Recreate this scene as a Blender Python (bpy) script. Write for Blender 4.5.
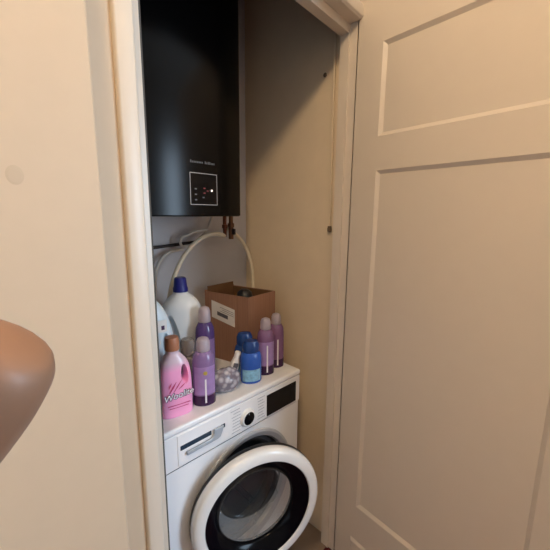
import bpy, bmesh, math, random
from mathutils import Vector, Matrix
random.seed(4)
PI = math.pi
R = math.radians
scene = bpy.context.scene
for o in list(bpy.data.objects):
    bpy.data.objects.remove(o, do_unlink=True)
col = scene.collection

# ------------------------------------------------------------------ camera
CAM_H = 1.47
yaw, pit, rol, FPX = R(47), R(10.3), R(0.5), 340.0
F = Vector((math.sin(yaw)*math.cos(pit), math.cos(yaw)*math.cos(pit), -math.sin(pit)))
R0 = Vector((math.cos(yaw), -math.sin(yaw), 0)); U0 = R0.cross(F)
RT = R0*math.cos(rol) + U0*math.sin(rol); UP = -R0*math.sin(rol) + U0*math.cos(rol)
cam = bpy.data.cameras.new('camera'); cam.sensor_width = 36; cam.sensor_fit = 'HORIZONTAL'
cam.lens = 36*FPX/550; cam.clip_start = 0.005
co = bpy.data.objects.new('camera', cam); col.objects.link(co)
m = Matrix((RT, UP, -F)).transposed().to_4x4(); m.translation = (0, 0, CAM_H)
co.matrix_world = m
scene.camera = co

# ------------------------------------------------------------------ world, lights, exposure
w = bpy.data.worlds.new('world'); scene.world = w; w.use_nodes = True
bg = w.node_tree.nodes['Background']
bg.inputs[0].default_value = (0.75, 0.87, 1.0, 1); bg.inputs[1].default_value = 0.6
scene.view_settings.view_transform = 'Standard'
scene.view_settings.look = 'None'
scene.view_settings.exposure = 0.0
scene.view_settings.gamma = 1.0
scene.view_settings.use_curve_mapping = False

lp = bpy.data.lights.new('ceiling_lamp_light', 'POINT'); lp.energy = 37; lp.color = (1.0, 0.735, 0.45)
lp.shadow_soft_size = 0.07
lo = bpy.data.objects.new('ceiling_lamp_light', lp); col.objects.link(lo); lo.location = (-0.18, 0.0, 2.69)
la = bpy.data.lights.new('window_daylight', 'AREA'); la.shape = 'RECTANGLE'; la.size = 0.75; la.size_y = 1.2
la.energy = 52; la.color = (0.62, 0.80, 1.0)
ao = bpy.data.objects.new('window_daylight', la); col.objects.link(ao)
ao.location = (1.50, -1.66, 1.5); ao.rotation_euler = (R(90), 0, 0)   # faces +Y, into the hall

lb_ = bpy.data.lights.new('added_cool_fill', 'AREA'); lb_.shape = 'RECTANGLE'; lb_.size = 0.7; lb_.size_y = 1.4
lb_.energy = 1.5; lb_.color = (0.74, 0.87, 1.0)
bo = bpy.data.objects.new('added_cool_fill', lb_); col.objects.link(bo)
bo.location = (-1.66, -0.7, 0.8); bo.rotation_euler = (R(90), 0, R(-90))     # added cool fill lamp, no source seen; faces +X through the wall opening

# ------------------------------------------------------------------ helpers
def lin(c):
    c = c/255.0
    return c/12.92 if c <= 0.04045 else ((c+0.055)/1.055)**2.4

def mat(name, rgb, rough=0.5, metal=0.0, noise=0.0, scale=8.0, bump=0.0, trans=0.0, alpha=1.0, coat=0.0, ior=1.45, spec=0.5, emit=None, stretch=None):
    mt = bpy.data.materials.new(name); mt.use_nodes = True
    nt = mt.node_tree; b = nt.nodes['Principled BSDF']
    c = tuple(lin(v) for v in rgb)
    b.inputs['Base Color'].default_value = (*c, 1)
    b.inputs['Roughness'].default_value = rough
    b.inputs['Metallic'].default_value = metal
    b.inputs['Transmission Weight'].default_value = trans
    b.inputs['Alpha'].default_value = alpha
    b.inputs['Coat Weight'].default_value = coat
    b.inputs['IOR'].default_value = ior
    b.inputs['Specular IOR Level'].default_value = spec
    if emit:
        b.inputs['Emission Color'].default_value = (*[lin(v) for v in emit[:3]], 1); b.inputs['Emission Strength'].default_value = emit[3]
    tc = nt.nodes.new('ShaderNodeTexCoord'); src = tc.outputs['Object']
    if stretch:
        mp = nt.nodes.new('ShaderNodeMapping'); mp.inputs['Scale'].default_value = stretch
        nt.links.new(src, mp.inputs['Vector']); src = mp.outputs['Vector']
    nz = nt.nodes.new('ShaderNodeTexNoise'); nz.inputs['Scale'].default_value = scale; nz.inputs['Detail'].default_value = 4
    nt.links.new(src, nz.inputs['Vector'])
    mx = nt.nodes.new('ShaderNodeMix'); mx.data_type = 'RGBA'
    k = 1 - max(noise, 0.02)
    mx.inputs['A'].default_value = (c[0]*k, c[1]*k, c[2]*k, 1); mx.inputs['B'].default_value = (*[min(1, v*(2-k)) for v in c], 1)
    nt.links.new(nz.outputs['Fac'], mx.inputs['Factor']); nt.links.new(mx.outputs['Result'], b.inputs['Base Color'])
    if bump:
        bp = nt.nodes.new('ShaderNodeBump'); bp.inputs['Strength'].default_value = bump; bp.inputs['Distance'].default_value = 0.002
        nt.links.new(nz.outputs['Fac'], bp.inputs['Height']); nt.links.new(bp.outputs['Normal'], b.inputs['Normal'])
    return mt

def obj(name, bm, mt, parent=None, smooth=None, loc=None, bevel=0, seg=2):
    me = bpy.data.meshes.new(name)
    if isinstance(bm, bpy.types.Mesh): me = bm; me.name = name
    else:
        bmesh.ops.recalc_face_normals(bm, faces=bm.faces[:])
        bm.to_mesh(me); bm.free()
    if mt is not None:
        me.materials.clear(); me.materials.append(mt)
    o = bpy.data.objects.new(name, me); col.objects.link(o)
    if parent: o.parent = parent
    if loc: o.location = loc
    if smooth is not None:
        me.polygons.foreach_set('use_smooth', [True]*len(me.polygons))
        try: me.set_sharp_from_angle(angle=R(smooth))
        except Exception: pass
    if bevel:
        md = o.modifiers.new('bevel', 'BEVEL'); md.width = bevel; md.segments = seg; md.limit_method = 'ANGLE'; md.angle_limit = R(40)
        me.polygons.foreach_set('use_smooth', [True]*len(me.polygons))
        try: me.set_sharp_from_angle(angle=R(40))
        except Exception: pass
    return o

def empty(name, loc, rz=0):
    o = bpy.data.objects.new(name, None); o.empty_display_size = 0.05
    col.objects.link(o); o.location = loc; o.rotation_euler = (0, 0, rz)
    return o

def tag(o, label, cat, group=None):
    o['label'] = label; o['category'] = cat
    if group: o['group'] = group
    return o

def box(bm, x0, x1, y0, y1, z0, z1):
    v = [bm.verts.new((x, y, z)) for z in (z0, z1) for y in (y0, y1) for x in (x0, x1)]
    for f in ((0,1,3,2), (4,6,7,5), (0,4,5,1), (2,3,7,6), (0,2,6,4), (1,5,7,3)):
        bm.faces.new([v[i] for i in f])

def BX(*a):
    bm = bmesh.new(); box(bm, *a); return bm

def lathe(prof, n=40, sx=1, sy=1, closed=False, bm=None, mtx=None):
    """prof: list of (r, z), revolved about z"""
    bm = bm or bmesh.new(); rings = []
    for r, z in prof:
        if r < 1e-6: ring = [bm.verts.new((0, 0, z))]
        else: ring = [bm.verts.new((r*sx*math.cos(2*PI*k/n), r*sy*math.sin(2*PI*k/n), z)) for k in range(n)]
        rings.append(ring)
    pairs = list(zip(rings, rings[1:])) + ([(rings[-1], rings[0])] if closed else [])
    for a, b in pairs:
        for k in range(n):
            l = (k+1) % n
            if len(a) == 1 and len(b) == 1: continue
            if len(a) == 1: bm.faces.new((a[0], b[k], b[l]))
            elif len(b) == 1: bm.faces.new((a[k], a[l], b[0]))
            else: bm.faces.new((a[k], a[l], b[l], b[k]))
    if mtx: bm.transform(mtx)
    return bm

def tube(pts, r, n=12, bm=None, smooth_iter=3):
    pts = [Vector(p) for p in pts]
    for _ in range(smooth_iter):                      # Chaikin
        q = [pts[0]]
        for a, b in zip(pts, pts[1:]): q += [a*0.75+b*0.25, a*0.25+b*0.75]
        q.append(pts[-1]); pts = q
    bm = bm or bmesh.new(); prev = None; nrm = None
    for i, p in enumerate(pts):
        t = (pts[min(i+1, len(pts)-1)] - pts[max(i-1, 0)]).normalized()
        if nrm is None:
            nrm = t.orthogonal().normalized()
        nrm = (nrm - t*nrm.dot(t)).normalized(); bn = t.cross(nrm)
        ring = [bm.verts.new(p + (nrm*math.cos(2*PI*k/n)+bn*math.sin(2*PI*k/n))*r) for k in range(n)]
        if prev:
            for k in range(n): bm.faces.new((prev[k], prev[(k+1) % n], ring[(k+1) % n], ring[k]))
        else: bm.faces.new(ring[::-1])
        prev = ring
    bm.faces.new(prev)
    return bm

def smooth_rows(rows, it=2):
    for _ in range(it):                               # Chaikin on the profile
        q = [rows[0]]
        for a, b in zip(rows, rows[1:]):
            q += [tuple(x*.75+y*.25 for x, y in zip(a, b)), tuple(x*.25+y*.75 for x, y in zip(a, b))]
        q.append(rows[-1]); rows = q
    return rows

def loft(rows, hole=None, n=40, ex=2.8):
    """rows: (z, x_left, x_right, half_depth); rounded-rectangle slices; hole: x/z outline cut right through (a handle)"""
    bm = bmesh.new(); rings = []
    for z, xl, xr, hd in rows:
        c, h = (xl+xr)/2, (xr-xl)/2; ring = []
        for k in range(n):
            a = 2*PI*k/n; ca, sa = math.cos(a), math.sin(a)
            ring.append(bm.verts.new((c+h*math.copysign(abs(ca)**(2/ex), ca), hd*math.copysign(abs(sa)**(2/ex), sa), z)))
        rings.append(ring)
    for a, b in zip(rings, rings[1:]):
        for k in range(n): bm.faces.new((a[k], a[(k+1) % n], b[(k+1) % n], b[k]))
    bm.faces.new(rings[0][::-1]); bm.faces.new(rings[-1])
    bmesh.ops.recalc_face_normals(bm, faces=bm.faces[:])
    me = bpy.data.meshes.new('l'); bm.to_mesh(me); bm.free()
    if not hole: return me
    pts = [Vector((p[0], p[1])) for p in hole]
    for _ in range(3): pts = [q for a, b in zip(pts, pts[1:]+pts[:1]) for q in (a*.75+b*.25, a*.25+b*.75)]
    c0 = sum(pts, Vector((0, 0)))/len(pts)
    bm = bmesh.new(); rings = []
    for y, sc in ((-.09, 2.2), (-.034, 1.32), (-.022, 1.05), (-.008, .92), (.008, .92), (.022, 1.05), (.034, 1.32), (.09, 2.2)):
        rings.append([bm.verts.new((c0.x+(p.x-c0.x)*sc, y, c0.y+(p.y-c0.y)*sc)) for p in pts])
    N_ = len(pts)
    for a, b in zip(rings, rings[1:]):
        for k in range(N_): bm.faces.new((a[k], a[(k+1) % N_], b[(k+1) % N_], b[k]))
    bm.faces.new(rings[0][::-1]); bm.faces.new(rings[-1])
    bmesh.ops.recalc_face_normals(bm, faces=bm.faces[:])
    mc = bpy.data.meshes.new('c'); bm.to_mesh(mc); bm.free()
    a = bpy.data.objects.new('a', me); b = bpy.data.objects.new('b', mc); col.objects.link(a); col.objects.link(b)
    md = a.modifiers.new('cut', 'BOOLEAN'); md.operation = 'DIFFERENCE'; md.object = b; md.solver = 'EXACT'
    bpy.context.view_layer.update()
    r = bpy.data.meshes.new_from_object(a.evaluated_get(bpy.context.evaluated_depsgraph_get()))
    bpy.data.objects.remove(a, do_unlink=True); bpy.data.objects.remove(b, do_unlink=True)
    return r

def text_mesh(s, size, ext=0.0004, offset=0.0, shear=0.0):
    cu = bpy.data.curves.new('t', 'FONT'); cu.body = s; cu.size = size; cu.extrude = ext; cu.offset = offset; cu.shear = shear
    cu.align_x = 'CENTER'; cu.align_y = 'CENTER'
    o = bpy.data.objects.new('t', cu); col.objects.link(o); bpy.context.view_layer.update()
    me = bpy.data.meshes.new_from_object(o.evaluated_get(bpy.context.evaluated_depsgraph_get()))
    bpy.data.objects.remove(o, do_unlink=True)
    me.transform(Matrix.Rotation(R(90), 4, 'X'))
    return me

def struct(name, bm, mt, parent=None, **k):
    o = obj(name, bm, mt, parent, **k)
    if not parent: o['kind'] = 'structure'
    return o

# ------------------------------------------------------------------ materials
M = dict(
    wall=mat('painted_plaster', (206, 184, 157), 0.62, noise=0.03, scale=30, bump=0.05),
    closet=mat('closet_plaster', (226, 208, 180), 0.8, noise=0.05, scale=14, bump=0.15),
    backplaster=mat('white_plaster', (206, 205, 208), 0.8, noise=0.06, scale=10, bump=0.15),
    gloss=mat('gloss_paint', (218, 205, 188), 0.36, noise=0.02, scale=20, bump=0.02),
    hall=mat('hall_paint', (212, 212, 212), 0.7),
    plain=mat('darkened_plaster', (92, 86, 80), 0.9, noise=0.1),  # unseen closet ceiling and left wall, darkened to hold back bounce light
    ceil=mat('ceiling_paint', (236, 230, 220), 0.8),
    carpet=mat('dark_red_carpet', (92, 30, 30), 0.95, noise=0.25, scale=400, bump=0.6),
    vinyl=mat('closet_vinyl', (150, 130, 112), 0.6, noise=0.12, scale=18),
    black=mat('boiler_black', (5, 5, 6), 0.22, spec=0.22),
    dgrey=mat('dark_plastic', (26, 27, 30), 0.4),
    gloss_black=mat('glossy_black', (9, 10, 14), 0.12, spec=0.3),
    line=mat('pale_grey_print', (170, 172, 175), 0.5),
    dimline=mat('dim_print', (95, 98, 102), 0.5),
    led=mat('status_led', (255, 240, 235), 0.4, emit=(255, 235, 230, 1.2)),
    redled=mat('red_print', (120, 50, 55), 0.4),
    white=mat('white_enamel', (244, 245, 248), 0.28, coat=0.2),
    white2=mat('white_plastic', (244, 244, 246), 0.35),
    ring=mat('door_ring_white', (242, 242, 240), 0.22, coat=0.3),
    silver=mat('silver_trim', (196, 201, 208), 0.3, metal=0.35),
    grey_text=mat('grey_print', (186, 188, 196), 0.6),
    blueglass=mat('drawer_slot', (42, 60, 78), 0.25),
    handle=mat('handle_grey', (176, 186, 198), 0.3, metal=0.2),
    ringblack=mat('ring_black', (8, 9, 14), 0.16, spec=0.15),
    chrome=mat('chrome', (190, 195, 200), 0.15, metal=1.0),
    rubber=mat('grey_rubber', (62, 63, 66), 0.6),
    steel=mat('drum_steel', (120, 122, 126), 0.35, metal=0.8),
    cardboard=mat('cardboard', (152, 114, 92), 0.85, noise=0.28, scale=6, stretch=(40, 40, 1)),
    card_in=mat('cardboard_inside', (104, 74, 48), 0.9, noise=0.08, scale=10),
    paper=mat('paper_label', (236, 231, 226), 0.7),
    ink=mat('label_ink', (98, 92, 96), 0.8),
    pink=mat('pink_plastic', (250, 168, 212), 0.3, noise=0.03, coat=0.2),
    pinkdark=mat('pink_print', (196, 62, 110), 0.5),
    amber=mat('amber_cap', (168, 112, 82), 0.35, noise=0.1, scale=20),
    txtwhite=mat('white_print', (238, 234, 240), 0.5),
    txtdark=mat('plum_print', (74, 40, 76), 0.5),
    purple=mat('purple_bottle', (152, 124, 178), 0.2, noise=0.25, scale=26, trans=0.25, coat=0.3),
    violet=mat('violet_bottle', (88, 66, 130), 0.2, noise=0.25, scale=26, trans=0.2, coat=0.3),
    mauve=mat('mauve_bottle', (146, 104, 150), 0.2, noise=0.15, scale=20, trans=0.25, coat=0.3),
    lilac=mat('lilac_label', (158, 130, 184), 0.35, noise=0.22, scale=40),
    deeppurple=mat('deep_purple_liquid', (58, 32, 70), 0.2),
    frosted=mat('frosted_cap', (214, 202, 214), 0.3, trans=0.45, noise=0.05),
    yellow=mat('yellow_print', (196, 170, 80), 0.5),
    jug=mat('white_jug_plastic', (224, 230, 233), 0.38, noise=0.02),
    jugblue=mat('pale_blue_jug_plastic', (220, 232, 238), 0.38, noise=0.02),
    navy=mat('navy_cap', (30, 36, 120), 0.35),
    clear=mat('clear_plastic', (180, 172, 168), 0.15, trans=0.6, noise=0.05),
    blue=mat('blue_bottle', (44, 92, 186), 0.22, coat=0.3, noise=0.1, scale=20),
    deepblue=mat('deep_blue_bottle', (30, 66, 130), 0.22, coat=0.3, noise=0.1, scale=20),
    cyan=mat('cyan_print', (132, 182, 230), 0.4, noise=0.6, scale=90),
    hose=mat('cream_hose', (232, 222, 198), 0.5),
    brass=mat('aged_brass', (120, 84, 60), 0.4, metal=0.7),
    copper=mat('aged_copper', (110, 66, 48), 0.45, metal=0.7),
    blackpipe=mat('black_pipe', (40, 32, 34), 0.5),
    cable=mat('white_cable', (206, 200, 190), 0.5),
    skin=mat('skin', (140, 105, 82), 0.45, noise=0.05, scale=60),
    sleeve=mat('dark_sleeve', (50, 52, 60), 0.9, noise=0.1, scale=80),
    nail=mat('fingernail', (222, 176, 156), 0.25),
    scuff=mat('scuff_grey', (196, 175, 149), 0.64),
    dimscrew=mat('dull_screw', (104, 86, 66), 0.7),
    hingebrass=mat('hinge_paint', (205, 194, 176), 0.4),
)
# bag with rounded tablets showing through: pale spots on grey (the print of the bag itself)
mb = bpy.data.materials.new('tablet_bag'); mb.use_nodes = True
nt = mb.node_tree; bs = nt.nodes['Principled BSDF']; bs.inputs['Roughness'].default_value = 0.2
tc = nt.nodes.new('ShaderNodeTexCoord'); vo = nt.nodes.new('ShaderNodeTexVoronoi'); vo.inputs['Scale'].default_value = 50
nt.links.new(tc.outputs['Object'], vo.inputs['Vector'])
rp = nt.nodes.new('ShaderNodeValToRGB'); rp.color_ramp.elements[0].position = 0.16; rp.color_ramp.elements[1].position = 0.6
rp.color_ramp.elements[0].color = (lin(206), lin(204), lin(212), 1); rp.color_ramp.elements[1].color = (lin(122), lin(116), lin(130), 1)
nt.links.new(vo.outputs['Distance'], rp.inputs['Fac']); nt.links.new(rp.outputs['Color'], bs.inputs['Base Color'])
M['bag'] = mb

# the pink bottle: tinted liquid below, paler empty neck above its level
mp_ = M['pink'].copy(); mp_.name = 'pink_bottle'; M['pinkmix'] = mp_
nt = mp_.node_tree; bs = nt.nodes['Principled BSDF']; tc = nt.nodes.new('ShaderNodeTexCoord'); sp = nt.nodes.new('ShaderNodeSeparateXYZ')
rp = nt.nodes.new('ShaderNodeValToRGB'); rp.color_ramp.elements[0].position = .150; rp.color_ramp.elements[1].position = .178
rp.color_ramp.elements[0].color = (lin(250), lin(168), lin(212), 1); rp.color_ramp.elements[1].color = (lin(206), lin(182), lin(196), 1)
nt.links.new(tc.outputs['Object'], sp.inputs[0]); nt.links.new(sp.outputs['Z'], rp.inputs[0]); nt.links.new(rp.outputs[0], bs.inputs['Base Color'])

# ------------------------------------------------------------------ the setting
CX0, CX1, CYB = 0.375, 1.143, 1.265          # closet: left, right, back
CEIL = 2.80
WF0, WF1 = 0.657, 0.728                     # front wall of the closet
HEAD = 2.10
struct('floor', BX(-1.6, 2.2, -1.65, 0.70, -0.05, 0.0), M['carpet'])
struct('floor_closet', BX(CX0-0.02, CX1+0.02, 0.70, CYB+0.02, -0.05, 0.004), M['vinyl'])
struct('ceiling', BX(-1.65, 2.25, -1.7, WF1, CEIL, CEIL+0.05), M['ceil'])
struct('ceiling_closet', BX(CX0-0.06, CX1+0.06, WF1, CYB+0.06, CEIL, CEIL+0.05), M['plain'])
struct('wall_back', BX(CX0-0.06, CX1+0.06, CYB, CYB+0.06, 0, CEIL), M['backplaster'])
struct('wall_right', BX(CX1, CX1+0.06, WF1, CYB, 0, CEIL), M['closet'])
struct('wall_closet_left', BX(CX0-0.06, CX0, WF1, CYB, 0, CEIL), M['plain'])
bm = bmesh.new()
box(bm, 0.10, 0.31, WF0, WF1, 0, CEIL)
box(bm, 0.31, 1.13, WF0, WF1, HEAD+0.075, CEIL)
box(bm, 1.13, 2.2, WF0, WF1, 0, CEIL)
struct('wall_front', bm, M['wall'])
struct('wall_left', BX(-1.6, 0.2095, 0.56, WF1, 0, CEIL), M['wall'], bevel=0.004)
bm = bmesh.new()                            # left end of the hall, with an opening added for the fill lamp
box(bm, -1.65, -1.6, -1.7, -1.1, 0, CEIL); box(bm, -1.65, -1.6, -0.3, WF1, 0, CEIL); box(bm, -1.65, -1.6, -1.1, -0.3, 2.05, CEIL)
struct('wall_hall_left', bm, M['hall'])
struct('wall_hall_right', BX(2.2, 2.25, -1.7, WF1, 0, CEIL), M['hall'])
bm = bmesh.new()                            # hall wall behind the viewer, with a window opening
box(bm, -1.6, 1.1, -1.7, -1.62, 0, CEIL); box(bm, 1.9, 2.2, -1.7, -1.62, 0, CEIL)
box(bm, 1.1, 1.9, -1.7, -1.62, 0, 0.85); box(bm, 1.1, 1.9, -1.7, -1.62, 2.15, CEIL)
struct('wall_rear', bm, M['hall'])

# door frame: moulded casing + jamb + stop
def frame_post(name, x_in, s, ymin=0.0, stop=0.017):
    """s=+1: post lies to -x of the opening (left), s=-1: right"""
    bm = bmesh.new()
    X = lambda d: x_in - s*d                # d = distance away from the opening
    prof = [(0.0, 0.728), (0.0, 0.649), (0.002, 0.646), (0.005, 0.645), (0.032, 0.645), (0.035, 0.6465), (0.0365, 0.650), (0.037, 0.662), (0.02, 0.728)]
    prof = [(d, max(y, ymin+.0015*k)) for k, (d, y) in enumerate(prof)]
    a = [bm.verts.new((X(d), y, 0)) for d, y in prof]; b = [bm.verts.new((X(d), y, HEAD+0.05)) for d, y in prof]
    n = len(prof)
    for k in range(n): bm.faces.new((a[k], a[(k+1) % n], b[(k+1) % n], b[k]))
    bm.faces.new(a); bm.faces.new(b[::-1])
    x0, x1 = sorted((X(-stop), X(0.0)))
    box(bm, x0, x1, 0.693, 0.728, 0, HEAD+.03)
    return struct(name, bm, M['gloss'], smooth=50)
frame_post('trim_1', 0.320, 1, 0.0, 0.033)
frame_post('trim_2', 1.108, -1, 0.663, 0.007)
bm = bmesh.new()
prof = [(0.0, 0.728), (0.0, 0.652), (0.006, 0.645), (0.012, 0.643), (0.040, 0.645), (0.046, 0.649), (0.051, 0.662), (0.052, 0.675), (0.09, 0.675), (0.09, 0.728)]
a = [bm.verts.new((0.3365, y, HEAD+d)) for d, y in prof]; b = [bm.verts.new((1.1025, y, HEAD+d)) for d, y in prof]
n = len(prof)
for k in range(n): bm.faces.new((a[k], a[(k+1) % n], b[(k+1) % n], b[k]))
bm.faces.new(a); bm.faces.new(b[::-1])
box(bm, 0.340, 1.1015, 0.693, 0.728, HEAD-0.028, HEAD)
bm.transform(Matrix.Translation((1.10, 0, HEAD)) @ Matrix.Rotation(R(2.6), 4, 'Y') @ Matrix.Translation((-1.10, 0, -HEAD)))   # the old head has dropped towards the hinge side
struct('trim_3', bm, M['gloss'], smooth=25)

# the open panelled door, hinged on the right post
DW, DH, DT = 0.745, 2.165, 0.040
def door_face(bm, y, sgn, panels):
    xs = [0, 0.098, DW-0.10, DW]
    quads = []
    def q(pts): bm.faces.new([bm.verts.new(p) for p in pts])
    zs = [0.008]
    q([(0, y, .008), (.098, y, .008), (.098, y, DH), (0, y, DH)])
    q([(DW-.10, y, .008), (DW, y, .008), (DW, y, DH), (DW-.10, y, DH)])
    z = .008
    for p0, p1 in panels + [(DH, DH)]:
        q([(.098, y, z), (DW-.10, y, z), (DW-.10, y, p0), (.098, y, p0)]); z = p1
    for p0, p1 in panels:
        a = [(.098, p0), (DW-.10, p0), (DW-.10, p1), (.098, p1)]
        i = .012; b = [(.098+i, p0+i), (DW-.10-i, p0+i), (DW-.10-i, p1-i), (.098+i, p1-i)]
        for k in range(4):
            l = (k+1) % 4
            q([(a[k][0], y, a[k][1]), (a[l][0], y, a[l][1]), (b[l][0], y+sgn*.009, b[l][1]), (b[k][0], y+sgn*.009, b[k][1])])
        q([(u, y+sgn*.009, v) for u, v in b])
panels = [(.308, 1.614), (1.722, 2.006)]
bm = bmesh.new()
door_face(bm, 0, 1, panels); door_face(bm, DT, -1, panels)
for p in ([(0,0,.008),(0,DT,.008),(0,DT,DH),(0,0,DH)], [(DW,0,.008),(DW,DT,.008),(DW,DT,DH),(DW,0,DH)], [(0,0,DH),(DW,0,DH),(DW,DT,DH),(0,DT,DH)], [(0,0,.008),(DW,0,.008),(DW,DT,.008),(0,DT,.008)]):
    bm.faces.new([bm.verts.new(v) for v in p])
bmesh.ops.remove_doubles(bm, verts=bm.verts[:], dist=1e-5)
for k, (u0, u1, z1) in enumerate([(.080, DW-.002, .154)]):      # raised board along the foot of the leaf
    a = [(u0, .0, .008), (DW, .0, .008), (DW, .0, z1), (u0, .0, z1)]; b = [(u0+.008, -.008, .008), (DW, -.008, .008), (DW, -.008, z1-.010), (u0+.008, -.008, z1-.010)]
    va = [bm.verts.new(p) for p in a]; vb = [bm.verts.new(p) for p in b]; bm.faces.new(vb)
    for q in range(4): bm.faces.new((va[q], va[(q+1) % 4], vb[(q+1) % 4], vb[q]))
door = struct('door_1', bm, M['gloss'])
a5 = R(7.5)
# local x runs along the leaf from the hinge towards the viewer, local y through its thickness (away from the opening)
dx = Vector((-math.sin(a5), -math.cos(a5), 0)); dy = Vector((math.cos(a5), -math.sin(a5), 0))
mw = Matrix(((dx.x, dy.x, 0), (dx.y, dy.y, 0), (0, 0, 1))).to_4x4(); mw.translation = (1.1072, 0.660, 0)
door.matrix_world = mw
for z in (0.25, 1.05, 1.85):
    h = lathe([(0, 0), (.006, 0), (.006, .08), (0, .08)], 12)
    obj('hinge', h, M['hingebrass'], door, smooth=40, loc=(-0.004, 0.046, z))

# scuff on the wall: part of the wall's surface
bm = lathe([(0, 0.0004), (0.007, 0.0003), (0.010, 0.0)], 24, 1, 1.25)
bm.transform(Matrix.Translation((0.103, 0.5598, 1.516)) @ Matrix.Rotation(R(90), 4, 'X'))
o = obj('wall_scuff', bm, M['scuff'], bpy.data.objects['wall_left'])

# ------------------------------------------------------------------ boiler
BX0, BX1, BY, BZ0, BZ1 = 0.455, 0.886, 0.985, 1.457, 2.22
boiler = empty('boiler', ((BX0+BX1)/2, BY, BZ0))
tag(boiler, 'black wall-hung boiler with a small square touch panel, high on the closet wall', 'boiler')
hw = (BX1-BX0)/2
def front_y(x):                              # bowed front, rounded vertical edges
    rr = 0.018; xx = min(abs(x), hw)
    y = xx*xx/(2*0.75)
    if xx > hw-rr:
        t = xx-(hw-rr); y += rr - math.sqrt(max(0, rr*rr-t*t))
    return y - (0.013)
bm = bmesh.new()
xs = [-hw+2*hw*k/60 for k in range(61)]
xs = sorted(set(xs + [s*(hw-0.018+0.018*math.sin(R(q))) for s in (-1, 1) for q in range(0, 91, 10)]))
H = BZ1-BZ0
outline = [(x, front_y(x)) for x in xs] + [(hw, CYB-BY-0.004), (-hw, CYB-BY-0.004)]
def inset(pt, d):
    x, y = pt
    return (x*(1-d/hw), y + (d if y < 0.15 else 0))
lv = [(0, 0.004), (0.004, 0), (0.02, 0), (H-0.02, 0), (H-0.004, 0), (H, 0.004)]
rings = [[bm.verts.new((*inset(p, d), z)) for p in outline] for z, d in lv]
n = len(outline)
for a, b in zip(rings, rings[1:]):
    for k in range(n): bm.faces.new((a[k], a[(k+1) % n], b[(k+1) % n], b[k]))
bm.faces.new(rings[0][::-1]); bm.faces.new(rings[-1])
obj('casing', bm, M['black'], boiler, smooth=22)
# touch panel (world x .635-.747, z 1.495-1.598)
def surf_strip(bm, x0, x1, z0, z1, off, n=6):
    """thin curved strip lying on the bowed front"""
    for k in range(n):
        a, b = x0+(x1-x0)*k/n, x0+(x1-x0)*(k+1)/n
        p = [bm.verts.new((a, front_y(a)-off, z0)), bm.verts.new((b, front_y(b)-off, z0)), bm.verts.new((b, front_y(b)-off, z1)), bm.verts.new((a, front_y(a)-off, z1))]
        bm.faces.new(p)
    return bm
bxc = (BX0+BX1)/2
px0, px1, pz0, pz1 = 0.637-bxc, 0.748-bxc, 1.495-BZ0, 1.598-BZ0
bm = surf_strip(bmesh.new(), px0, px1, pz0, pz1, 0.0006)
panel = obj('touch_panel', bm, M['gloss_black'], boiler)
bm = bmesh.new(); t = 0.0022
surf_strip(bm, px0, px1, pz0, pz0+t, 0.0010); surf_strip(bm, px0, px1, pz1-t, pz1, 0.0010)
surf_strip(bm, px0, px0+t, pz0, pz1, 0.0010, 1); surf_strip(bm, px1-t, px1, pz0, pz1, 0.0010, 1)
obj('panel_outline', bm, M['line'], panel)
for u, v, mm in ((.19, .50, 'dimline'), (.19, .33, 'dimline'), (.19, .16, 'dimline'), (.46, .24, 'dimline'), (.50, .53, 'redled'), (.50, .38, 'redled'), (.62, .45, 'redled')):
    X = px0+u*(px1-px0); Z = pz0+v*(pz1-pz0)
    obj('symbol', surf_strip(bmesh.new(), X-.004, X+.004, Z-.0022, Z+.0022, 0.0010, 1), M[mm], panel)
X = px0+.78*(px1-px0); Z = pz0+.47*(pz1-pz0)
bm = lathe([(0, .001), (.0032, .0006), (.0038, 0)], 16); bm.transform(Matrix.Translation((X, front_y(X)-.0008, Z)) @ Matrix.Rotation(R(90), 4, 'X'))
o = obj('indicator_light', bm, M['led'], panel); o['label'] = 'small lit white indicator'
# illegible two-word maker's line above the panel, as blurred-size letter strokes
bm = bmesh.new(); X = 0.641-bxc; Z = 1.628-BZ0
for k, h in enumerate([.0085, .006, .006, .006, .006, .006, .006, .006, 0, .0085, .006, .0085, .0085, .006, .006, .0065]):
    if h: surf_strip(bm, X, X+.0042, Z, Z+h, 0.0008, 1)
    X += .0062
obj('lettering', bm, M['dimline'], boiler)

# ------------------------------------------------------------------ pipes and hoses under the boiler
bm = lathe([(0, 0), (.011, 0), (.011, .05), (.014, .052), (.014, .066), (.009, .07), (.009, .098), (0, .098)], 16)
v1 = empty('boiler_valve', (0.892, 1.19, 1.362)); tag(v1, 'short dark brass valve dropping from the right end of the boiler underside', 'valve')
v1.location = (0.952, 1.15, 1.358)
obj('body', bm, M['brass'], v1, smooth=40)
bm = BX(-.005, .005, -.026, -.009, .02, .045); obj('lever', bm, M['blackpipe'], v1, bevel=.002)
bm = lathe([(0, 0), (.008, 0), (.008, .035), (.012, .036), (.012, .05), (.008, .052), (.008, .088), (0, .088)], 16)
v2 = obj('copper_pipe', bm, M['copper'], smooth=40, loc=(0.918, 1.15, 1.370))
tag(v2, 'copper pipe stub under the boiler, just left of the brass valve', 'pipe')
h1 = tube([(0.918, 1.15, 1.374), (0.87, 1.15, 1.386), (0.81, 1.15, 1.378), (0.745, 1.15, 1.338), (0.692, 1.15, 1.275), (0.660, 1.155, 1.20), (0.645, 1.16, 1.12), (0.642, 1.165, 1.0), (0.642, 1.165, 0.87)], 0.0088)
tag(obj('water_hose', h1, M['hose'], smooth=60), 'cream hose curving left and down behind the blue-capped white jug', 'hose')
h2 = tube([(0.975, 1.20, 1.40), (1.02, 1.20, 1.375), (1.075, 1.20, 1.325), (1.115, 1.20, 1.245), (1.130, 1.20, 1.15), (1.132, 1.20, 0.87)], 0.0085)
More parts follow.
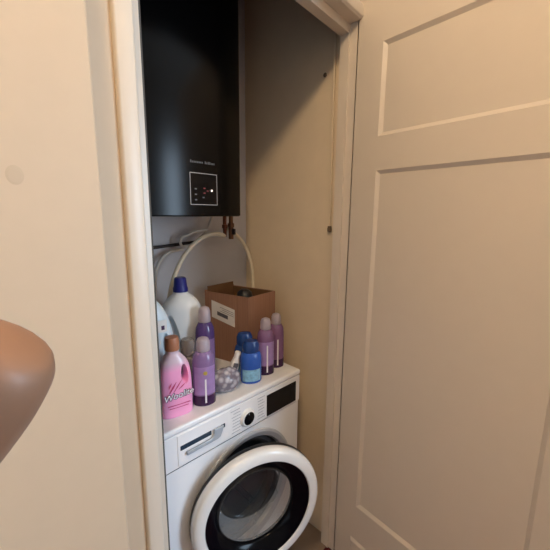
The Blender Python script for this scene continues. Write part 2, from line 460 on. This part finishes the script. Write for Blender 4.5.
tag(obj('water_hose', h2, M['hose'], smooth=60), 'cream hose bending down the right back corner behind the box', 'hose')
h3 = tube([(0.50, 1.245, 1.328), (0.68, 1.245, 1.336), (0.83, 1.245, 1.346)], 0.0062, smooth_iter=1)
tag(obj('horizontal_pipe', h3, M['blackpipe'], smooth=60), 'thin black pipe running level along the back wall under the boiler', 'pipe')
loop = [(0.86, 1.185, 1.40), (0.79, 1.19, 1.395)] + [(0.760+.026*math.cos(a), 1.2+.004*k, 1.355+.026*math.sin(a)) for k, a in enumerate([1.2, 2.2, 3.2, 4.2, 5.2])] + [(0.80, 1.215, 1.34), (0.86, 1.2, 1.385), (0.885, 1.19, 1.457)]
tag(obj('power_cable', tube(loop, 0.0055), M['cable'], smooth=60), 'pale cable looped once in front of the black pipe', 'cable')
h4 = tube([(0.76, 1.225, 1.322), (0.70, 1.225, 1.318), (0.655, 1.225, 1.29), (0.625, 1.225, 1.22), (0.615, 1.225, 0.87)], 0.007)
tag(obj('drain_hose', h4, M['cable'], smooth=60), 'thin pale hose arching down at the far left beside the jamb', 'hose')

# small things on the right closet wall
cd = obj('wall_cable', tube([(1.134, 0.775, 2.50), (1.134, 0.770, 1.9), (1.134, 0.766, 1.42)], 0.005, smooth_iter=1), M['closet'], smooth=60)
tag(cd, 'thin cable painted the wall colour, ending on the right closet wall', 'cable')
bm = lathe([(0, -.012), (.008, -.010), (.009, 0), (.007, .012), (0, .013)], 12)
o = obj('end_cap', bm, M['dimscrew'], cd, smooth=60, loc=(1.134, 0.766, 1.41))
bm = lathe([(0, 0.006), (.005, .005), (.008, .001), (.008, 0)], 14); bm.transform(Matrix.Rotation(R(-90), 4, 'Y'))
tag(obj('wall_screw', bm, M['dimscrew'], smooth=50, loc=(1.1402, 0.815, 1.982)), 'small dark screw high on the right closet wall', 'screw')

# ------------------------------------------------------------------ washing machine
ANG = R(-1.84); MW, MD, MT = 0.606, 0.415, 0.848
mach = empty('washing_machine', (0.411, 0.8266, 0.004), ANG)
tag(mach, 'white front-loading washing machine with its round door ajar and bottles on top', 'washing machine')
mach_inv = (Matrix.Translation((0.411, 0.8266, 0.0)) @ Matrix.Rotation(ANG, 4, 'Z'))
HC = (0.322, 0.460); HR = 0.206
def plate_hole(bm, x0, x1, z0, z1, y, c, r, n=72):
    angs = [2*PI*k/n for k in range(n)] + [math.atan2(z-c[1], x-c[0]) % (2*PI) for x in (x0, x1) for z in (z0, z1)]
    angs = sorted(set(round(a, 6) for a in angs))
    inn, out = [], []
    for a in angs:
        ca, sa = math.cos(a), math.sin(a)
        tt = min([((x1 if ca > 0 else x0)-c[0])/ca if abs(ca) > 1e-6 else 9, ((z1 if sa > 0 else z0)-c[1])/sa if abs(sa) > 1e-6 else 9])
        inn.append(bm.verts.new((c[0]+r*ca, y, c[1]+r*sa))); out.append(bm.verts.new((c[0]+tt*ca, y, c[1]+tt*sa)))
    N = len(angs)
    for k in range(N): bm.faces.new((inn[k], inn[(k+1) % N], out[(k+1) % N], out[k]))
    return inn
Z0, ZC = 0.022, 0.706
bm = bmesh.new()
inn = plate_hole(bm, 0.008, MW-0.008, Z0, ZC, 0.0, HC, HR)
back = [bm.verts.new((v.co.x, 0.04, v.co.z)) for v in inn]
for k in range(len(inn)): bm.faces.new((inn[k], inn[(k+1) % len(inn)], back[(k+1) % len(inn)], back[k]))
def shell(p): bm.faces.new([bm.verts.new(q) for q in p])
for x, xe in ((0.008, 0.0), (MW-0.008, MW)):          # rounded vertical edge + side
    pr = [(x, 0.0), (x+(xe-x)*.38, .0008), (x+(xe-x)*.7, .0025), (x+(xe-x)*.92, .005), (xe, .009), (xe, MD)]
    for a, b in zip(pr, pr[1:]): shell([(*a, Z0), (*b, Z0), (*b, ZC+.11), (*a, ZC+.11)])
shell([(0, MD, Z0), (MW, MD, Z0), (MW, MD, ZC+.11), (0, MD, ZC+.11)])
shell([(0, .009, Z0), (MW, .009, Z0), (MW, MD, Z0), (0, MD, Z0)])
bmesh.ops.remove_doubles(bm, verts=bm.verts[:], dist=1e-5)
body = obj('body', bm, M['white'], mach, smooth=30)
cp = obj('control_panel', BX(0.001, MW-0.001, -0.004, 0.03, 0.7095, 0.8215), M['white2'], mach, bevel=0.004, seg=3)
top = obj('top_plate', BX(-0.001, MW+0.001, -0.006, MD, 0.823, 0.844), M['white'], mach, bevel=0.007, seg=4)
for x, y in ((.05, .05), (MW-.05, .05), (.05, MD-.05), (MW-.05, MD-.05)):
    obj('foot', lathe([(0, 0), (.022, 0), (.022, .008), (.012, .012), (.012, .03), (0, .03)], 18), M['dgrey'], mach, smooth=40, loc=(x, y, 0))
# detergent drawer
dr = obj('drawer', BX(0.052, 0.243, -0.0062, 0.02, 0.7165, 0.8185), M['white2'], mach, bevel=0.0015)
bm = bmesh.new()
box(bm, 0.060, 0.172, -0.0068, 0.0, 0.7645, 0.7815); box(bm, 0.208, 0.226, -0.0068, 0.0, 0.7665, 0.7825)
obj('handle_slot', bm, M['blueglass'], dr, bevel=0.002)
bm = bmesh.new()
pts = [(.078, .7455), (.188, .7455), (.200, .749), (.207, .762), (.215, .783), (.178, .783), (.176, .766), (.168, .758), (.078, .757)]
fa = [bm.verts.new((x, -.006, z)) for x, z in pts]; fb = [bm.verts.new((x, .002, z)) for x, z in pts]
bm.faces.new(fa); bm.faces.new(fb[::-1])
for k in range(len(pts)): l = (k+1) % len(pts); bm.faces.new((fa[k], fa[l], fb[l], fb[k]))
h = obj('handle', bm, M['handle'], dr, loc=(0, -0.0105, 0), bevel=.002)
# dial
bm = lathe([(0.033, 0), (.0325, .003), (.0305, .004), (.030, .009), (.028, .0115), (.0235, .012)], 40)
bm.transform(Matrix.Rotation(R(90), 4, 'X'))
dl = obj('dial', bm, M['ring'], mach, smooth=40, loc=(0.323, -0.004, 0.757))
bm = lathe([(.0238, .0118), (.023, .0106), (0, .0106)], 32); bm.transform(Matrix.Rotation(R(90), 4, 'X'))
obj('dial_face', bm, M['gloss_black'], dl, smooth=40)
bm = BX(-.001, .001, -.0114, -.0100, .013, .020); obj('dial_mark', bm, M['line'], dl)
# display
dp = obj('display', BX(0.418, 0.580, -0.0058, 0.0, 0.717, 0.802), M['gloss_black'], mach, bevel=0.001)
# programme print either side of the dial, too small to read: short lines of print
rnd = random.Random(2)
for k in range(8):
    z = .806-.0115*k; L = rnd.uniform(.030, .042)
    obj('programme_print', BX(.296-L-.0012*abs(k-3.5), .296-.0015*abs(k-3.5), -.0044, -.0038, z-.0013, z+.0013), M['grey_text'], cp)
    L = rnd.uniform(.022, .032)
    obj('programme_print', BX(.377-.0015*abs(k-3.5), .377+L, -.0044, -.0038, z-.0013, z+.0013), M['grey_text'], cp)
# round opening: trim, gasket, drum
rotx = Matrix.Translation((HC[0], 0, HC[1])) @ Matrix.Rotation(R(90), 4, 'X')   # lathe z -> local -y (towards viewer)
bz = obj('door_surround', lathe([(.231, 0), (.229, .006), (.221, .009), (.203, .002), (.194, -.02), (.194, -.035), (.205, -.035), (.205, -.001)], 72, closed=True, mtx=rotx), M['silver'], mach, smooth=40)
obj('gasket', lathe([(.197, -.012), (.19, -.03), (.178, -.026), (.168, -.034), (.163, -.05), (.17, -.066), (.205, -.066), (.205, -.036), (.197, -.036)], 64, closed=True, mtx=rotx), M['rubber'], mach, smooth=50)
bm = lathe([(.17, -.06), (.20, -.075), (.20, -.33), (.19, -.345), (.05, -.345), (.04, -.335), (0, -.33)], 64, mtx=rotx)
dm = obj('drum', bm, M['steel'], mach, smooth=40)
for k in range(3):
    a = R(90+120*k); b2 = bmesh.new(); box(b2, -.012, .012, .075, .30, -.20, -.155)
    b2.transform(Matrix.Translation((HC[0], 0, HC[1])) @ Matrix.Rotation(a, 4, 'Y'))
    obj('drum_paddle', b2, M['dgrey'], dm, bevel=.006)
# porthole door, swung open about its left edge
PHI, HU, DR_, DZ = R(20), 0.074, 0.235, 0.483
drm = Matrix.Translation((HU, -0.016, DZ)) @ Matrix.Rotation(-PHI, 4, 'Z') @ Matrix.Translation((DR_*.965, 0, 0)) @ Matrix.Rotation(R(90), 4, 'X') @ Matrix.Diagonal((.965, .965, 1, 1))
pd = obj('porthole_door', lathe([(.229, .0), (.234, .006), (.235, .022), (.232, .031), (.226, .036), (.216, .039), (.201, .040), (.195, .039), (.192, .034), (.189, .020), (.191, 0)], 96, closed=True, mtx=drm), M['ring'], mach, smooth=50)
o = obj('rear_rim', lathe([(.2335, .0045), (.2355, .0), (.234, -.009), (.215, -.013), (.14, -.013), (.14, -.004), (.22, .0)], 96, closed=True, mtx=drm), M['dgrey'], pd, smooth=40)
o = obj('inner_ring', lathe([(.192, .036), (.188, .034), (.163, .022), (.142, .010), (.138, .004), (.138, -.006), (.150, -.006), (.186, .004)], 96, closed=True, mtx=drm), M['ringblack'], pd, smooth=40)
mg = bpy.data.materials.new('bowl_glass'); mg.use_nodes = True
nt = mg.node_tree; nt.nodes.clear(); out = nt.nodes.new('ShaderNodeOutputMaterial')
tr = nt.nodes.new('ShaderNodeBsdfTransparent'); tr.inputs[0].default_value = (.62, .64, .66, 1)
gl = nt.nodes.new('ShaderNodeBsdfGlossy'); gl.inputs['Roughness'].default_value = .12; gl.inputs[0].default_value = (.9, .92, .95, 1)
df = nt.nodes.new('ShaderNodeBsdfDiffuse'); df.inputs[0].default_value = (.10, .105, .11, 1)
fr = nt.nodes.new('ShaderNodeFresnel'); fr.inputs[0].default_value = 1.25
m1 = nt.nodes.new('ShaderNodeMixShader'); m1.inputs[0].default_value = .3
m2 = nt.nodes.new('ShaderNodeMixShader')
nt.links.new(tr.outputs[0], m1.inputs[1]); nt.links.new(df.outputs[0], m1.inputs[2])
nt.links.new(fr.outputs[0], m2.inputs[0]); nt.links.new(m1.outputs[0], m2.inputs[1]); nt.links.new(gl.outputs[0], m2.inputs[2]); nt.links.new(m2.outputs[0], out.inputs[0])
M['glass'] = mg
M['bowlwall'] = mat('bowl_wall', (160, 161, 163), 0.14, alpha=0.5, noise=0.12, scale=12)
o = obj('glass_bowl', lathe([(.124, -.082), (.118, -.090), (.085, -.096), (.04, -.099), (0, -.100)], 72, mtx=drm), M['glass'], pd, smooth=60)
o = obj('bowl_wall', lathe([(.140, .006), (.138, -.002), (.134, -.035), (.128, -.070), (.124, -.082)], 72, mtx=drm), M['bowlwall'], pd, smooth=60)

# ------------------------------------------------------------------ things on top of the machine
TOP = 0.848
# pink jug
pk = empty('detergent_bottle', (0.5075, 0.895, TOP), R(-12))
tag(pk, 'pink detergent bottle with a handle hole and amber cap, nearest the left jamb', 'bottle')
rows = smooth_rows([(0, -.048, .048, .028), (.002, -.051, .051, .031), (.03, -.051, .051, .032), (.09, -.051, .051, .032), (.14, -.049, .048, .031), (.172, -.043, .040, .027), (.192, -.030, .024, .021), (.202, -.022, .014, .018), (.212, -.022, .014, .018)])
me = loft(rows, [(.014, .112), (.026, .106), (.034, .120), (.031, .148), (.021, .168), (.012, .150)])
obj('body', me, M['pinkmix'], pk, smooth=50)
obj('cap', lathe([(0, 0), (.021, 0), (.022, .004), (.021, .034), (.019, .040), (0, .041)], 28), M['amber'], pk, smooth=40, loc=(-.004, 0, .211))
t1 = text_mesh('Woolite', 0.0275, 0.0003, 0.0016, 0.25); t1.transform(Matrix.Rotation(R(-6), 4, 'Y'))
obj('lettering_shadow', t1, M['txtdark'], pk, loc=(.000, -.0326, .073))
t2 = text_mesh('Woolite', 0.0275, 0.0003, 0.0002, 0.25); t2.transform(Matrix.Rotation(R(-6), 4, 'Y'))
obj('lettering', t2, M['txtwhite'], pk, loc=(-.001, -.0334, .0735))
bm = bmesh.new()
for x0, z0, x1, z1, wd in ((-.028, .085, -.006, .118, .006), (-.016, .085, .012, .122, .004), (-.030, .100, -.020, .118, .004), (.0, .092, .022, .108, .004)):
    d = Vector((x1-x0, 0, z1-z0)).normalized(); nn = Vector((-d.z, 0, d.x))*wd/2; a = Vector((x0, -.0323, z0)); b = Vector((x1, -.0323, z1))
    bm.faces.new([bm.verts.new(p) for p in (a-nn*.3, (a+b)/2-nn, b-nn*.2, b+nn*.2, (a+b)/2+nn, a+nn*.3)])
obj('petal_print', bm, M['pinkdark'], pk)
obj('print_line', BX(-.034, .036, -.0325, -.031, .0415, .0435), M['pinkdark'], pk)
obj('print_line', BX(-.030, .030, -.0325, -.031, .033, .0345), M['pinkdark'], pk)

# purple slim bottles
def slim_bottle(name, loc, rz, body, label, h=0.222, wd=0.037, flower=True, tilt=0):
    t = empty(name, loc, rz); s = h/0.222
    t.rotation_euler = (tilt, 0, rz)
    obj('body', lathe([(0, 0), (wd*.93, 0), (wd, .006), (wd*1.0, .10*s), (wd*.985, .142*s), (wd*.90, .163*s), (wd*.68, .176*s), (wd*.5, .180*s), (0, .180*s)], 36, 1, .78), body, t, smooth=50)
    obj('base', lathe([(wd*1.004, .0015), (wd*1.012, .007), (wd*1.012, .031), (wd*1.004, .036)], 36, 1, .78), M['deeppurple'], t, smooth=50)
    obj('cap', lathe([(0, .179*s), (wd*.60, .179*s), (wd*.62, .183*s), (wd*.58, .208*s), (wd*.46, .2175*s), (wd*.2, .2215*s), (0, .222*s)], 28), M['frosted'], t, smooth=50)
    # label wraps the front of the body
    bm = bmesh.new(); n = 14
    for k in range(n):
        a0, a1 = R(-150+120*k/n), R(-150+120*(k+1)/n)
        P = lambda a, z: bm.verts.new((wd*1.012*math.cos(a), wd*.78*1.012*math.sin(a), z))
        bm.faces.new((P(a0, .040), P(a1, .040), P(a1, .132*s), P(a0, .132*s)))
    bmesh.ops.remove_doubles(bm, verts=bm.verts[:], dist=1e-6)
    lb = obj('label', bm, label, t, smooth=60)
    bm = bmesh.new(); Y = -wd*.78*1.02-.0006
    if flower:
        lathe([(0, .0012), (.0055, .0006), (.007, 0)], 10, bm=bm); bm.transform(Matrix.Translation((0.0, Y, .112*s)) @ Matrix.Rotation(R(90), 4, 'X'))
        obj('flower_print', bm, M['yellow'], lb); bm = bmesh.new()
    box(bm, -.0028, .0028, Y-.0004, Y, .012*s, .092*s if flower else .12*s)
    obj('stripe_print', bm, M['txtwhite'], lb)
    return t
t = slim_bottle('softener_bottle', (0.6045, 0.880, TOP), R(-25), M['purple'], M['lilac'], h=0.228)
tag(t, 'purple bottle with frosted cap and yellow flower, directly right of the pink bottle', 'bottle', 'slim purple bottles')
t = slim_bottle('softener_bottle', (0.690, 0.990, TOP), R(-20), M['violet'], M['purple'], h=0.292, wd=0.036, flower=False)
tag(t, 'tall purple bottle standing behind the flower-printed one, in front of the white paper label', 'bottle', 'slim purple bottles')
t = slim_bottle('softener_bottle', (0.897, 0.884, TOP), R(-30), M['mauve'], M['lilac'], h=0.226, wd=0.034, flower=False)
tag(t, 'mauve bottle with frosted cap directly right of the blue bottle', 'bottle', 'slim purple bottles')
t = slim_bottle('softener_bottle', (0.972, 0.898, TOP), R(-30), M['mauve'], M['mauve'], h=0.226, wd=0.033, flower=False)
tag(t, 'mauve bottle with frosted cap at the right end of the row on the machine', 'bottle', 'slim purple bottles')

# big white jug with navy cap
j = empty('bleach_jug', (0.655, 1.085, TOP), R(-22))
tag(j, 'large white plastic jug with a dark blue cap, left of the cardboard box', 'jug')
rows = smooth_rows([(0, -.050, .046, .040), (.003, -.054, .050, .044), (.05, -.056, .052, .046), (.13, -.060, .055, .047), (.20, -.074, .070, .048), (.245, -.080, .077, .048), (.285, -.070, .070, .045), (.315, -.045, .048, .036), (.330, -.026, .026, .025), (.340, -.023, .023, .023)])
me = loft(rows, [(-.054, .165), (-.038, .130), (-.020, .150), (-.028, .205), (-.046, .248), (-.060, .22)], ex=2.3)
obj('body', me, M['jug'], j, smooth=60)
obj('cap', lathe([(0, 0), (.027, 0), (.027, .012), (.0245, .018), (.0215, .048), (.018, .052), (0, .052)], 28), M['navy'], j, smooth=40, loc=(0, 0, .337))

# pale blue jug half hidden by the jamb
j = empty('detergent_jug', (0.497, 1.020, TOP), R(-25))
tag(j, 'pale jug cut off by the left jamb, behind the pink bottle', 'jug')
rows = smooth_rows([(0, -.068, .068, .038), (.003, -.073, .073, .041), (.05, -.076, .076, .043), (.18, -.077, .077, .043), (.25, -.077, .069, .043), (.31, -.074, .048, .038), (.345, -.066, .022, .030), (.362, -.052, -.004, .024), (.372, -.052, -.004, .024)])
me = loft(rows, [(.040, .165), (.050, .130), (.062, .145), (.060, .19), (.050, .232), (.038, .21)], ex=2.4)
obj('body', me, M['jugblue'], j, smooth=60)
obj('cap', lathe([(0, 0), (.024, 0), (.024, .03), (.021, .034), (0, .034)], 24), M['white2'], j, smooth=40, loc=(-.028, 0, .371))
def jug_y(x): return -.0445*(1-min(.999, abs((x+.006)/.074))**2.4)**(1/2.4)
def jug_patch(x0, x1, z0, z1, off, n=8):
    bm = bmesh.new()
    for k in range(n):
        a_, b_ = x0+(x1-x0)*k/n, x0+(x1-x0)*(k+1)/n
        bm.faces.new([bm.verts.new(p) for p in ((a_, jug_y(a_)-off, z0), (b_, jug_y(b_)-off, z0), (b_, jug_y(b_)-off, z1), (a_, jug_y(a_)-off, z1))])
    bmesh.ops.remove_doubles(bm, verts=bm.verts[:], dist=1e-6)
    return bm
lb = obj('label', jug_patch(-.030, .052, .244, .284, .0012), M['paper'], j, smooth=60)
obj('label_print', jug_patch(.034, .044, .252, .266, .0018, 2), M['txtdark'], lb)

# clear bottle between the pink one and the jug
c = empty('clear_bottle', (0.6065, 0.975, TOP), 0)
tag(c, 'clear bottle peeping out between the pink bottle and the white jug', 'bottle')
obj('body', lathe([(0, 0), (.027, 0), (.029, .006), (.029, .10), (.022, .13), (.013, .14), (0, .14)], 28), M['clear'], c, smooth=50)
obj('cap', lathe([(0, .14), (.017, .14), (.024, .15), (.025, .185), (.020, .195), (0, .196)], 28), M['clear'], c, smooth=50)

# cardboard box, open on top
bx = empty('cardboard_box', (0.884, 0.968, TOP), R(3))
tag(bx, 'open brown cardboard box with a white paper label on its front-left face', 'box')
# local: near corner at origin, +x to the right corner, skewed +y towards the left-back corner
BW, BD, BH = 0.166, 0.222, 0.292
sh = math.tan(R(10))                         # the box is pushed a little out of square
bm = bmesh.new(); tk = .004
def skew(b): 
    for v in b.verts: v.co.x -= v.co.y*sh
    return b
for a in ((0, BW, 0, tk, 0, BH), (0, BW, BD-tk, BD, 0, BH+.004), (0, tk, tk, BD-tk, 0, BH), (BW-tk, BW, tk, BD-tk, 0, BH), (tk, BW-tk, tk, BD-tk, 0, tk)): box(bm, *a)
obj('walls', skew(bm), M['cardboard'], bx)
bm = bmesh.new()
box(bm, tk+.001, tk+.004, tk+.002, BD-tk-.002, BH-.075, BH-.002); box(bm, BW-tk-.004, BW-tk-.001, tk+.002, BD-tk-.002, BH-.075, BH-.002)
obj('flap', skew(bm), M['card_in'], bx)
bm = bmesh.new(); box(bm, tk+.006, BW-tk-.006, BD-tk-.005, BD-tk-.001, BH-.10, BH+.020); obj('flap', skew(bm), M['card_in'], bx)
bm = bmesh.new(); box(bm, -.0016, -.0006, .066, .185, BH-.108, BH-.034)
def slant(b):
    for v in b.verts: v.co.z -= (.185-v.co.y)*.22      # stuck on crooked
    return skew(b)
lb = obj('paper_label', slant(bm), M['paper'], bx)
bm = bmesh.new()
box(bm, -.0022, -.0015, .100, .155, BH-.088, BH-.072); obj('label_print', slant(bm), M['ink'], lb)
for k in range(3): obj('label_print', slant(BX(-.0022, -.0015, .070, .14-.01*(k % 2), BH-.050-.008*k, BH-.0485-.008*k)), M['ink'], lb)
dk = obj('canister', lathe([(0, 0), (.034, 0), (.036, .006), (.036, .265), (.030, .292), (.016, .304), (0, .307)], 28), M['dgrey'], smooth=50, loc=(0.925, 1.035, TOP+.005))
tag(dk, 'dark round-topped canister standing inside the cardboard box', 'canister')

# blue bottles
def blue_bottle(loc, rz, body, h, tilt=(0, 0)):
    t = empty('blue_bottle', loc, rz); t.rotation_euler = (tilt[0], tilt[1], rz)
    obj('body', lathe([(0, 0), (.037, 0), (.040, .006), (.040, h*.58), (.036, h*.68), (.030, h*.72), (0, h*.72)], 36, 1, .72), body, t, smooth=50)
    obj('cap', lathe([(0, h*.72), (.029, h*.72), (.032, h*.75), (.031, h*.90), (.024, h*.98), (0, h)], 28, 1, .8), M['deepblue'], t, smooth=50)
    bm = bmesh.new(); n = 14
    for k in range(n):
        a0, a1 = R(-150+110*k/n), R(-150+110*(k+1)/n)
        P = lambda a, z: bm.verts.new((.0405*math.cos(a), .0405*.72*math.sin(a), z))
        bm.faces.new((P(a0, .010), P(a1, .010), P(a1, h*.34), P(a0, h*.34)))
    bmesh.ops.remove_doubles(bm, verts=bm.verts[:], dist=1e-6)
    obj('label', bm, M['cyan'], t, smooth=60)
    return t
t = blue_bottle((0.812, 0.876, TOP), R(-30), M['blue'], .163)
tag(t, 'short blue bottle with a light blue label, left of the mauve bottles', 'bottle')
t = blue_bottle((0.834, 0.936, TOP), R(-30), M['deepblue'], .172)
tag(t, 'darker blue bottle behind the short light-labelled one, against the box', 'bottle')
# small pale leaning tube
t = empty('small_tube', (0.748, 0.922, TOP+.005), R(-20)); t.rotation_euler = (0, R(17), R(-20))
tag(t, 'small pale tube tilted against the blue bottles', 'tube')
me = loft(smooth_rows([(0, -.014, .014, .009), (.004, -.017, .017, .011), (.07, -.018, .018, .011), (.085, -.013, .013, .010), (.092, -.011, .011, .010)], 1))
obj('body', me, M['paper'], t, smooth=50)
obj('cap', lathe([(0, .092), (.011, .092), (.011, .114), (.009, .117), (0, .117)], 20), M['paper'], t, smooth=40)
obj('label', BX(-.009, .009, -.0119, -.0108, .046, .074), M['ink'], t)

# lumpy bag
bm = bmesh.new(); bmesh.ops.create_icosphere(bm, subdivisions=5, radius=1)
rnd = random.Random(7); cs = []
for k in range(70):
    v = Vector((rnd.gauss(0, 1), rnd.gauss(0, 1), rnd.gauss(0, 1))).normalized(); cs.append(v)
for v in bm.verts:
    d = v.co.normalized(); q = max(d.dot(c_) for c_ in cs)
    s = 1 + .10*max(0, (q-.94)/.06)
    v.co = Vector((d.x*.054*s, d.y*.030*s, .042+d.z*.043*s)); v.co.z = max(v.co.z, 0.0)
    if v.co.z > .05: v.co.y *= 1-(v.co.z-.05)*6
bg_ = obj('tablet_bag', bm, M['bag'], smooth=80, loc=(0.698, 0.886, TOP)); bg_.rotation_euler = (0, 0, R(-12))
tag(bg_, 'lumpy grey bag of round pale tablets between the purple and blue bottles', 'bag')

# ------------------------------------------------------------------ the hand whose fingertip shows at the left edge
def cw(r, u, f): return RT*r + UP*u + F*f + Vector((0, 0, CAM_H))
tip = Vector((-.0456, -.0150, .0545))
A = Vector((-.6, -.8, -.05)).normalized(); B = Vector((-.5, .37, -.78)); B = (B - A*B.dot(A)).normalized(); N = A.cross(B).normalized()
if N.z < 0: N = -N
V, E, RAD = [], [], []
def add(p, r, par=None):
    V.append(cw(*p)); RAD.append(r)
    if par is not None: E.append((par, len(V)-1))
    return len(V)-1
mcp = tip + A*.082
wrist = mcp + A*.088 + B*.026
wi = add(wrist, .022)
pc = add(wrist - A*.040 + B*.004, .025, wi)
spec_f = [(0.0, [.036, .024, .020], 0.0, .0095), (.022, [.042, .027, .022], .5, .0095), (.042, [.038, .025, .021], .65, .009), (.060, [.030, .019, .018], .7, .008)]
for k, (off, segs, curl, rr) in enumerate(spec_f):
    base = mcp + B*off + A*(.004*k*k*.5)
    i = add(base + A*.022, .0125, pc)
    i = add(base, .0112, i)
    d = -A.copy(); p = base.copy()
    if k == 0:
        for t_, r_ in ((.038, .0108), (.058, .0108), (.070, .0110), (.080, .0109), (.086, .0092), (.0885, .006)):
            i = add(base - A*t_, r_, i)
    else:
        for q, s in enumerate(segs):
            d = (Matrix.Rotation(-curl, 3, d.cross(N)) @ d).normalized()
            p = p + d*s; i = add(p, rr-.0008*q, i)
tb = wrist - A*.022 - B*.018
i = add(tb, .014, pc); tp = tb - A*.03 - B*.012 + N*.010; i = add(tp, .0115, i); tp = tp - A*.028 + N*.006; i = add(tp, .010, i); tp = tp - A*.02; i = add(tp, .0088, i)
fw = wi
for k, r_ in enumerate((.024, .031, .037, .040)):
    fw = add(wrist + A*(.07*(k+1)) + Vector((0, -.03, -.05))*(k+1)*.9, r_, fw)
me = bpy.data.meshes.new('hand'); me.from_pydata(V, E, [])
hand = bpy.data.objects.new('hand', me); col.objects.link(hand)
md = hand.modifiers.new('skin', 'SKIN'); md.use_smooth_shade = True
for k, sv in enumerate(me.skin_vertices[0].data): sv.radius = (RAD[k], RAD[k]); sv.use_root = (k == 0)
hand.modifiers.new('sub', 'SUBSURF').levels = 2; hand.modifiers['sub'].render_levels = 2
bpy.context.view_layer.update()
em = bpy.data.meshes.new_from_object(hand.evaluated_get(bpy.context.evaluated_depsgraph_get()))
bpy.data.objects.remove(hand, do_unlink=True)
hand = obj('hand', em, M['skin'], smooth=180)
tag(hand, 'hand whose brown fingertip pokes in at the left edge, in front of the bare wall', 'hand')
p0, p1 = Vector(V[fw-1]), Vector(V[fw])
ax = (p1-p0).normalized()
bm = lathe([(.043, -.05), (.046, -.045), (.048, .02), (.050, .10), (.046, .10), (.043, .02)], 32, closed=True)
bm.transform(Matrix.Translation(p1) @ ax.to_track_quat('Z', 'Y').to_matrix().to_4x4())
obj('sleeve', bm, M['sleeve'], hand, smooth=50)
